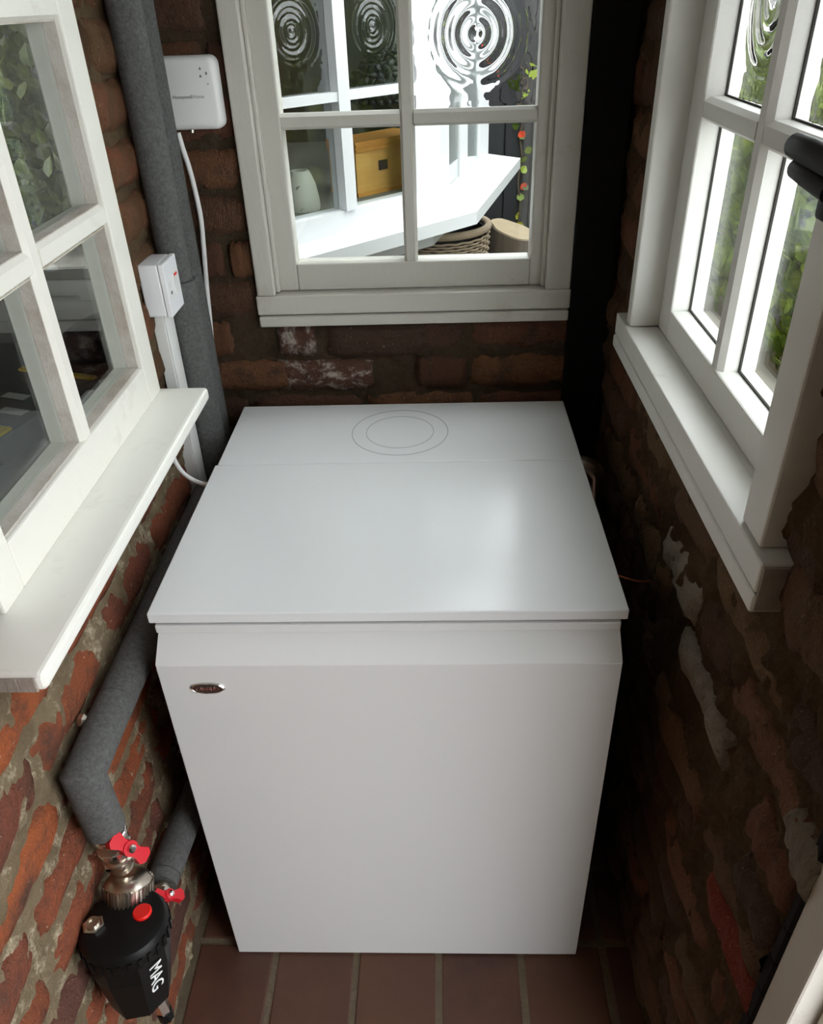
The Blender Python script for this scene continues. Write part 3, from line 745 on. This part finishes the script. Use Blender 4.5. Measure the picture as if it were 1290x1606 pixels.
# trunking (passes behind the end of the board)
ty0 = at((254, 510), 0, XL).y; ty1 = at((275, 505), 0, XL + .014).y
tk = root('cable_trunking', (XL, (ty0 + ty1) / 2, .70), 'white mini trunking running down from the spur switch', 'trunking')
ty0 = 1.284
box('channel', (XL - .003, ty0, .66), (XL + .0175, ty0 + .051, sz0 - .0005), 'white_plastic', tk, .001)
box('cover', (XL + .0180, ty0 + .001, .66), (XL + .0200, ty0 + .030, sz0 - .0005), 'white_plastic', tk, .001)
cp = [at((281, 712), 0, XL + .012), at((286, 728), 0, XL + .022), at((300, 740), 0, XL + .05), Vector((-.400, ys + .02, .77))]
cp = [Vector((XL + .010, 1.205, .905)), Vector((XL + .013, 1.196, .850)), Vector((XL + .030, 1.185, .815)), Vector((-.425, 1.180, .796)), Vector((-.392, 1.180, .790))]
o = obj('cable', tube(bmesh.new(), spline(cp, 8), .0042, 10), 'white_plastic', None, True); tag(o, 'short white cable looping from under the window board to the boiler', 'cable')

# ------------------------------------------------------------------ outside: bay window of the house seen through the back window
ZS = .94
C0 = at((692, 326), 2, ZS); PA = at((465, 385), 2, ZS); BE = at((765, 252), 2, ZS)
dA = (C0 - PA); dA.z = 0; dA.normalize(); nA = Vector((dA.y, -dA.x, 0))
P0 = C0 - dA * ((C0.x - (-.475)) / dA.x)              # where the bay leaves the house wall
dB = (BE - C0); dB.z = 0; lB = dB.length; dB.normalize(); nB = Vector((dB.y, -dB.x, 0))
lA = (C0 - P0).length
dC = Vector((-dA.x, dA.y, 0)); nC = Vector((dC.y, -dC.x, 0)); lC = (BE.x + .475) / dA.x
def fbox(bm, P, d, n, u0, u1, z0, z1, w0, w1):
    q = [P + d * u0 + n * w0, P + d * u1 + n * w0, P + d * u1 + n * w1, P + d * u0 + n * w1]
    return prism(bm, [(p.x, p.y, z0) for p in q], (0, 0, z1 - z0))
def uz(px, P, d, n, w=0.):
    q = at_plane(px, P + n * w, n); return (q - P).dot(d), q.z
bay = root('bay_window', (C0.x, C0.y, 0), 'bright white bay window of the house seen through the back window', 'window')
def nose(off, za, zb, name, m):
    a = P0 + nA * off
    def inter(p, d, q, e):
        den = d.x * e.y - d.y * e.x; t = ((q.x - p.x) * e.y - (q.y - p.y) * e.x) / den; return p + d * t
    c = inter(P0 + nA * off, dA, C0 + nB * off, dB); b = inter(C0 + nB * off, dB, BE + nC * off, dC); e = BE + nC * off + dC * (lC * .98)
    pts = [P0, a, c, b, e, Vector((P0.x, e.y, 0))]
    return obj(name, prism(bmesh.new(), [(p.x, p.y, za) for p in pts], (0, 0, zb - za)), m, bay)
N0 = at((724, 343), 2, ZS); offn = (N0 - C0).dot(nA) * .5 + (N0 - C0).dot(nB) * .5
nose(max(.06, offn), ZS - .038, ZS, 'sill', 'upvc')
nose(-.03, ZS - .12, ZS - .038, 'base_board', 'upvc')
nose(.10, 2.20, 2.30, 'bay_roof', 'upvc')
uzA = lambda px: uz(px, P0, dA, nA); uzB = lambda px: uz(px, C0, dB, nB)
zg = uzA((545, 330))[1]; um0 = uzA((536, 260))[0]; um1 = uzA((553, 260))[0]; ue = uzA((652, 250))[0]
zt1 = uzA((500, 148))[1]; zt0 = uzA((500, 163))[1]
ZT = 2.2
def fpart(name, P, d, n, u0, u1, z0, z1, w0=-.06, w1=0., m='upvc'):
    bm = bmesh.new(); fbox(bm, P, d, n, u0, u1, z0, z1, w0, w1); return obj(name, bm, m, bay)
fpart('bottom_rail', P0, dA, nA, 0, lA, ZS, zg); fpart('mullion', P0, dA, nA, um0, um1, zg, ZT, -.05, .008)
fpart('frame_post', P0, dA, nA, -.0, .05, zg, ZT); fpart('frame_post', P0, dA, nA, ue, lA, zg, ZT)
ucb, zcb = uzA((467, 50)); ztt = 2 * zcb - zt1; ul = max(.0, 2 * ucb - um0)
fpart('frame_post', P0, dA, nA, .051, max(.052, ul), zg, ZT)
MA = lambda u, d, z: Vector(((P0 + dA * u + nA * (-.026 - d)).x, (P0 + dA * u + nA * (-.026 - d)).y, z))
for (a, b_) in ((max(.052, ul), um0), (um1, ue)):
    fpart('transom', P0, dA, nA, a, b_, zt0, zt1, -.05, .004); fpart('transom', P0, dA, nA, a, b_, ztt, ztt + zt1 - zt0, -.05, .004)
    fpart('pane', P0, dA, nA, a, b_, zg, zt0, -.03, -.026, 'glass_pane'); fpart('pane', P0, dA, nA, a, b_, ztt + zt1 - zt0, ZT, -.03, -.026, 'glass_pane')
    obj('bullseye_pane', bull_mesh(MA, a, b_, zt1, ztt, 0), 'glass_bullseye', bay, smooth=True)
zgB = uzB((712, 287))[1]
ub = [uzB((x, 230))[0] for x in (704, 723, 733, 752)]
fpart('bottom_rail', C0, dB, nB, 0, lB, ZS, zgB)
for a, b_ in ((0, ub[0]), (ub[1], ub[2]), (ub[3], lB)): fpart('frame_post', C0, dB, nB, a, b_, zgB, ZT)
for a, b_ in ((ub[0], ub[1]), (ub[2], ub[3])): fpart('pane', C0, dB, nB, a, b_, zgB, ZT, -.010, -.006, 'glass_pane')
fpart('bottom_rail', BE, dC, nC, 0, lC, ZS, zgB)
for a, b_ in ((0, .06), (lC / 2 - .03, lC / 2 + .03), (lC - .06, lC)): fpart('frame_post', BE, dC, nC, a, b_, zgB, ZT)
fpart('sky_block_panel', BE, dC, nC, .06, lC / 2 - .03, zgB, ZT, -.05, -.01, 'room_wall'); fpart('sky_block_panel', BE, dC, nC, lC / 2 + .03, lC - .06, zgB, ZT, -.05, -.01, 'room_wall')  # opaque panels added in the hidden facet to block sky behind the panes
zbd = zg - .012
bdp = [P0 - nA * .062, C0 - nA * .062 - dA * .03, BE - nB * .062 - dB * .03, Vector((-.475, BE.y + .3, 0)), Vector((-.72, BE.y + .3, 0)), Vector((-.72, P0.y - .05, 0))]
obj('window_board', prism(bmesh.new(), [(p.x, p.y, zbd - .03) for p in bdp], (0, 0, .03)), 'room_wall', bay)

# things on the board inside the bay
vc = at((482, 330), 2, zbd) - nA * .02
vb = bmesh.new(); lathe(vb, [(0, 0), (.050, 0), (.052, .008), (.050, .035), (.043, .070), (.032, .098), (.026, .108), (.021, .108), (.026, .09), (.0, .08)], vc, 28)
tag(obj('ceramic_vase', vb, 'speckled_ceramic', None, angle=50), 'small speckled white bell shaped vase inside the bay window', 'vase')
offb = -.15
PB = P0 + nA * offb
qa = at_plane((562, 316), PB, nA); ua = (qa - P0).dot(dA) ; ub2 = (at_plane((662, 300), PB, nA) - P0).dot(dA)
zbt = at_plane((590, 235), PB, nA).z; zlt = at_plane((590, 218), PB, nA).z
cb = PB + dA * (ua + ub2) / 2
wb = root('wooden_box', (cb.x, cb.y, zbd), 'honey coloured wooden chest inside the bay window', 'box')
def lp(name, u0, u1, z0, z1, w0, w1, m, par):
    bm = bmesh.new(); fbox(bm, P0, dA, nA, u0, u1, z0, z1, w0, w1); return obj(name, bm, m, par)
lp('body', ua, ub2, zbd + .012, zbt, offb - .13, offb, 'pine_box', wb)
ld = lp('lid', ua - .004, ub2 + .004, zbt + .001, zlt, offb - .134, offb + .006, 'pine_lid', wb)
for k in range(2): lp('lid_moulding', ua - .004, ub2 + .004, zbt + .004 + k * (zlt - zbt) * .45, zbt + .004 + k * (zlt - zbt) * .45 + .006, offb + .006, offb + .010, 'pine_lid', ld)
lp('base_moulding', ua - .003, ub2 + .003, zbd, zbd + .0118, offb - .133, offb + .005, 'pine_lid', wb)
cl = at_plane((600, 258), PB, nA); uc_ = (cl - P0).dot(dA)
lp('clasp', uc_ - .018, uc_ + .018, cl.z - .014, cl.z + .014, offb, offb + .003, 'badge_dark', wb)
sc_ = at_plane((608, 135), P0 - nA * .44, nA); st_h = sc_.z - zbd; up2 = at_plane((612, 62), P0 - nA * .44, nA).z
stt = root('garden_statue', (sc_.x, sc_.y, zbd), 'dark statue head covered in round knobs inside the bay window', 'statue')
HR = .125; z1_ = st_h - .02
bm = bmesh.new(); lathe(bm, [(0, 0), (.10, 0), (.10, .02), (.062, .05), (.058, max(.08, z1_ - .16)), (.095, max(.1, z1_ - .11)), (HR, z1_ - .01), (HR * .97, z1_ + .03), (HR * .8, z1_ + .075), (HR * .5, z1_ + .105), (0, z1_ + .118)], (sc_.x, sc_.y, zbd), 28)
obj('head', bm, 'statue_dark', stt, angle=60)
tz = z1_ + .112
bm = bmesh.new(); lathe(bm, [(0, tz - .03), (.055, tz - .02), (.06, tz + .02), (.05, tz + .055), (.025, tz + .08), (.008, tz + .10), (0, tz + .102)], (sc_.x, sc_.y, zbd), 20)
obj('top_knot', bm, 'statue_dark', stt, angle=60)
bm = bmesh.new()
def knobs(R_, zc_, squash, rows, size):
    for k in range(rows):
        ph = -.15 + 1.55 * k / rows; n_ = max(5, int(2 * math.pi * R_ * math.cos(ph) / (size * 2.1)))
        for j in range(n_):
            a = 2 * math.pi * (j + .5 * (k % 2)) / n_
            p = Vector((R_ * math.cos(ph) * math.cos(a), R_ * math.cos(ph) * math.sin(a), zc_ + R_ * squash * math.sin(ph))) + Vector((sc_.x, sc_.y, zbd))
            bmesh.ops.create_icosphere(bm, subdivisions=1, radius=size, matrix=Matrix.Translation(p))
knobs(HR, z1_, .95, 9, .0125); knobs(.056, tz, 1.2, 5, .011)
o = obj('hair_knobs', bm, 'statue_dark', stt, smooth=True); o['kind'] = 'stuff'

# house walls and ground outside
struct(box('ground', (-4.5, -3, -.12), (4.5, 7, -.06), 'patio'))
struct(box('wall_house', (XL - .13, YB + .131, -.06), (XL, P0.y - .005, 2.6), 'room_wall'))
struct(box('wall_house_under', (XL - .13, P0.y - .004, -.06), (XL, BE.y + lC * dC.y + .019, ZS - .13), 'room_dark'))
struct(box('wall_house_far', (XL - .13, BE.y + lC * dC.y + .02, -.06), (XL, 6.2, 2.6), 'room_wall'))
# fence of upright black boards
fy_ = 4.75
fe = root('board_fence', (.45, fy_, -.06), 'black painted upright board fence behind the bay window', 'fence')
x = XL + .012
while x < 2.2:
    wd = RND.uniform(.135, .15); box('board', (x, fy_, -.06), (x + wd - .008, fy_ + .022, 2.05 + RND.uniform(-.01, .01)), 'fence_black', fe, .002); x += wd
box('gap_backing', (XL + .01, fy_ + .0225, -.06), (2.2, fy_ + .03, 2.0), 'fence_black', fe)  # thin panel added to stop sky showing between the boards
for z in (.35, 1.1, 1.8): box('rail', (XL + .01, fy_ + .0305, z), (2.2, fy_ + .07, z + .08), 'fence_black', fe)
# vine with flowers on the fence
vx = at((817, 260), 1, fy_ - .02)
vn = root('climbing_plant', (vx.x, fy_ - .03, .4), 'thin climbing plant with red flowers against the black fence', 'plant')
tp = [at(q, 1, fy_ - .02) for q in ((812, 352), (815, 320), (812, 285), (818, 250), (815, 215), (819, 190), (817, 150), (822, 110), (818, 60), (824, 20))]
obj('stem', tube(bmesh.new(), spline(tp, 4), .006, 6), 'log_bark', vn)
def leaf_bm(bm, M, s):
    pts = [(0, 0, 0), (-.42, .25, .06), (-.40, .62, .05), (0, 1.0, -.06), (.40, .62, .05), (.42, .25, .06), (0, .45, -.03)]
    v = [bm.verts.new(M @ (Vector(p) * s)) for p in pts]
    for a, b in ((0, 1), (1, 2), (2, 3), (3, 4), (4, 5), (5, 0)): bm.faces.new((v[6], v[b], v[a]))
for k, q in enumerate(spline(tp, 4)):
    if k % 2: continue
    bm = bmesh.new(); M = Matrix.Translation(q + Vector((RND.uniform(-.03, .03), -.02, RND.uniform(-.02, .02)))) @ Matrix.Rotation(RND.uniform(0, 6.3), 4, 'Y') @ Matrix.Rotation(RND.uniform(.8, 1.4), 4, 'X')
    leaf_bm(bm, M, .05); fl = k in (8, 18, 22); obj('flower' if fl else 'leaf', bm, 'flower_red' if fl else 'leaf', vn)
# wicker basket and log
bc = at((690, 352), 1, 3.55); br = .21; bz = at((735, 352), 1, 3.55).z
bk = root('wicker_basket', (bc.x, 3.55, -.06), 'round wicker basket standing under the bay window sill', 'basket')
bm = bmesh.new(); n_ = 40; rows = 56
for k in range(rows):
    z = -.05 + (bz + .03) * k / rows; rr = br * (.80 + .2 * k / rows); zs = []
    path = [Vector((bc.x + (rr + .006 * (1 if (i + k) % 2 else -1)) * math.cos(2 * math.pi * i / n_), 3.55 + (rr + .006 * (1 if (i + k) % 2 else -1)) * math.sin(2 * math.pi * i / n_), z)) for i in range(n_ + 1)]
    tube(bm, path, .0058, 5, False)
o = obj('weave', bm, 'wicker', bk, True); o['kind'] = 'stuff'
obj('rim', tube(bmesh.new(), [(bc.x + br * math.cos(2 * math.pi * i / 32), 3.55 + br * math.sin(2 * math.pi * i / 32), bz) for i in range(33)], .016, 8, False), 'wicker', bk, True)
obj('liner', lathe(bmesh.new(), [(0, -.055), (br * .74, -.055), (br * .93, bz - .01), (br * .90, bz - .01), (br * .7, -.03), (0, -.03)], (bc.x, 3.55, 0), 28), 'bag_black', bk)
lc = at((800, 372), 1, 3.95); lr = .125; lz = at((800, 362), 1, 3.95).z
lg = root('log_stump', (lc.x + .02, 3.95, -.06), 'upright cut log with a pale sloping top beside the basket', 'log')
sl = .42; bm = bmesh.new(); ring0 = []; ring1 = []
for i in range(28):
    a = 2 * math.pi * i / 28; r_ = lr * (1 + .05 * math.sin(3 * a + 1) + .03 * math.sin(7 * a)); ca, sa = math.cos(a), math.sin(a)
    ring0.append(bm.verts.new((lc.x + .02 + r_ * 1.1 * ca, 3.95 + r_ * 1.1 * sa, -.06))); ring1.append(bm.verts.new((lc.x + .02 + r_ * ca, 3.95 + r_ * sa, lz + sl * r_ * (.2 * sa - ca * .75))))
for i in range(28): bm.faces.new((ring0[i], ring0[(i + 1) % 28], ring1[(i + 1) % 28], ring1[i]))
bm.faces.new(ring0[::-1]); cut = [v.co.copy() for v in ring1]
bm.faces.new(ring1); obj('bark', bm, 'log_bark', lg, angle=40)
cc = sum(cut, Vector()) / 28; bm = bmesh.new(); prism(bm, [cc + (p - cc) * .94 + Vector((0, 0, -.004)) for p in cut], (0, 0, .010)); obj('cut_face', bm, 'log_cut', lg)

# ------------------------------------------------------------------ garden beyond the right window: ivy on a low wall
gx = 1.25
struct(box('wall_garden', (gx + .11, .9, -.06), (gx + .25, 4.7, 1.62), 'stone_grey'))
for k in range(2):
    o = box('timber_sleeper', (gx - .10, 1.0, -.06 + k * .17), (gx + .108, 4.6, .10 + k * .17), 'timber_low', None, .008, 2)
    tag(o, ['weathered timber edging beam on the ground below the ivy', 'upper weathered timber edging beam just under the ivy'][k], 'beam', 'garden edging beams')
lr_ = random.Random(4); LV = []
for k in range(5):
    bm = bmesh.new(); leaf_bm(bm, Matrix.Rotation(.1 * (k - 2), 4, 'Z'), .062 + .008 * k)
    bmesh.ops.recalc_face_normals(bm, faces=bm.faces); me = bpy.data.meshes.new('leaf'); bm.to_mesh(me); bm.free(); me.materials.append(MATS['leaf']); LV.append(me)
iv = root('ivy_hedge', (gx, 2.8, .28), 'lush green and yellow ivy covering the garden wall outside the right window', 'ivy')
cand = []
for k in range(6200):
    y = 1.0 + 3.6 * lr_.random(); z = .40 + 1.32 * lr_.random()
    if fbm((y, z, 5), 3.2) < -.42: continue
    x = gx - lr_.random() * .10 - .05 * max(0, fbm((y, z, 9), 4))
    R3 = Matrix.Rotation(lr_.gauss(0, .55), 4, 'X') @ Matrix.Rotation(-math.pi / 2 + lr_.gauss(0, .3), 4, 'Z') @ Matrix.Rotation(math.radians(-55) + lr_.gauss(0, .35), 4, 'X')
    M = Matrix.Translation((x, y, z)) @ R3
    # how large it shows: only what the window lets through counts
    tt = .40 / x; yy, zz_ = y * tt, HC + (z - HC) * tt
    vis = (.72 < yy < 1.22) and (1.07 < zz_ < 1.9)
    cand.append((0 if vis else 1, math.hypot(y, x), k, M))
cand.sort(key=lambda c: c[:3])
for c in cand[:300]:
    o = bpy.data.objects.new('leaf', lr_.choice(LV)); COL.objects.link(o); o.parent = iv; o.matrix_local = Matrix.Translation(-ROOT[iv]) @ c[3]
bm = bmesh.new()
for c in cand[300:]: leaf_bm(bm, c[3], .062 + .032 * lr_.random())
o = obj('foliage', bm, 'leaf_mass', iv); o['kind'] = 'stuff'

# ------------------------------------------------------------------ the dim room behind the left window
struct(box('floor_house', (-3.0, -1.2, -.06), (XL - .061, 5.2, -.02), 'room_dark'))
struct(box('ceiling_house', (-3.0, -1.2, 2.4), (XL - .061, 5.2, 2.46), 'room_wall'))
wall_with_holes('wall_house_rear', lambda u, d, z: Vector((-3.0 - d, u, z)), -1.2, 5.2, -.06, 2.46, [(.7, 1.1, 1.2, 1.9)], 0, .06, 'room_wall')  # unseen opening added in this wall to let daylight into the room
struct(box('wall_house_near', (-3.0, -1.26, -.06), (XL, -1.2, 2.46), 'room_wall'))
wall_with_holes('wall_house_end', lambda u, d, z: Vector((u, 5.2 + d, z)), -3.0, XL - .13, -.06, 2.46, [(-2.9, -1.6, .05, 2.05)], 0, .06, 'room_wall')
struct(box('sky_block_wall', (-4.2, 6.8, -.06), (XL - .2, 6.9, 2.6), 'fence_black'))  # dark backdrop added to block bright sky gaps behind the shrub
sh = root('garden_shrub', (-2.3, 5.9, -.06), 'dark green shrub glimpsed through the dim room behind the left window', 'shrub')
bm = bmesh.new()
for k in range(3600):
    a = lr_.uniform(0, 6.283); rr = lr_.uniform(.2, 1.0); z = lr_.uniform(-.02, 2.5)
    M = Matrix.Translation((-2.4 + 1.5 * rr * math.cos(a), 6.15 + .45 * rr * math.sin(a), z)) @ Matrix.Rotation(lr_.uniform(0, 6.3), 4, 'Z') @ Matrix.Rotation(lr_.uniform(.6, 2.0), 4, 'X')
    leaf_bm(bm, M, .10 + .05 * lr_.random())
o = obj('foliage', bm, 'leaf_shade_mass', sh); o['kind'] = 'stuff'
bm = bmesh.new()
for k in range(7): tube(bm, spline([(-2.3, 6.15, -.06), (-2.3 + .25 * (k - 3) * .5, 6.15 + .1 * math.sin(k), .8), (-2.3 + .28 * (k - 3), 6.15 + .15 * math.cos(k), 1.9)], 4), .018, 6)
obj('stems', bm, 'log_bark', sh)
zw = .90
ct = root('kitchen_counter', (-.95, .95, -.02), 'grey worktop on cupboards in the dim room behind the left window', 'counter')
box('worktop', (-1.28, .1, zw - .035), (-.575, 1.62, zw), 'worktop_grey', ct, .003)
box('cupboard_carcass', (-1.24, .12, -.02), (-.63, 1.60, zw - .036), 'room_wall', ct)
# black tool bag and a yellow edged case on the worktop
q = at((150, 640), 2, zw); 
tb_ = root('tool_bag', (q.x - .05, q.y + .19, zw), 'black fabric tool bag on the worktop behind the left window', 'bag')
bm = bmesh.new(); bmesh.ops.create_uvsphere(bm, u_segments=20, v_segments=12, radius=1)
for v in bm.verts:
    p = v.co; n_ = 1 + .10 * fbm(tuple(p), 2.2); v.co = Vector((ROOT[tb_].x + p.x * .075 * n_, ROOT[tb_].y + p.y * .12 * n_, zw + max(0, .045 + p.z * .055 * n_)))
obj('bag_body', bm, 'bag_black', tb_, True)
obj('strap', tube(bmesh.new(), spline([ROOT[tb_] + Vector(v) for v in ((.03, -.08, .08), (.05, -.05, .115), (.05, .03, .118), (.03, .07, .085))], 6), .006, 8), 'bag_black', tb_, True)
q = at((35, 668), 2, zw)
cs = root('tool_case', (q.x, q.y, zw), 'grey tool case with yellow edges on the worktop behind the left window', 'case')
Mc = Matrix.Translation((q.x, q.y, zw)) @ Matrix.Rotation(math.radians(-18), 4, 'Z')
def cpart(name, a, b, m, par, bev=.004):
    bm = bbox(bmesh.new(), a, b, bev, 2); bmesh.ops.transform(bm, matrix=Mc, verts=bm.verts); return obj(name, bm, m, par)
bdy = cpart('shell', (-.09, -.13, 0), (.075, .13, .045), 'case_grey', cs)
cpart('yellow_edge', (-.092, .110, .0455), (.077, .126, .052), 'yellow_plastic', cs); cpart('yellow_edge', (-.092, -.128, .0455), (.077, -.085, .052), 'yellow_plastic', cs)
cpart('handle', (-.10, -.05, .0455), (-.085, .05, .075), 'yellow_plastic', cs)
for k in range(2): cpart('label_strip', (.0 - .04 * k, -.04 + .05 * k, .0455), (.05 - .04 * k, -.02 + .05 * k, .0465), 'label_white', bdy, 0)
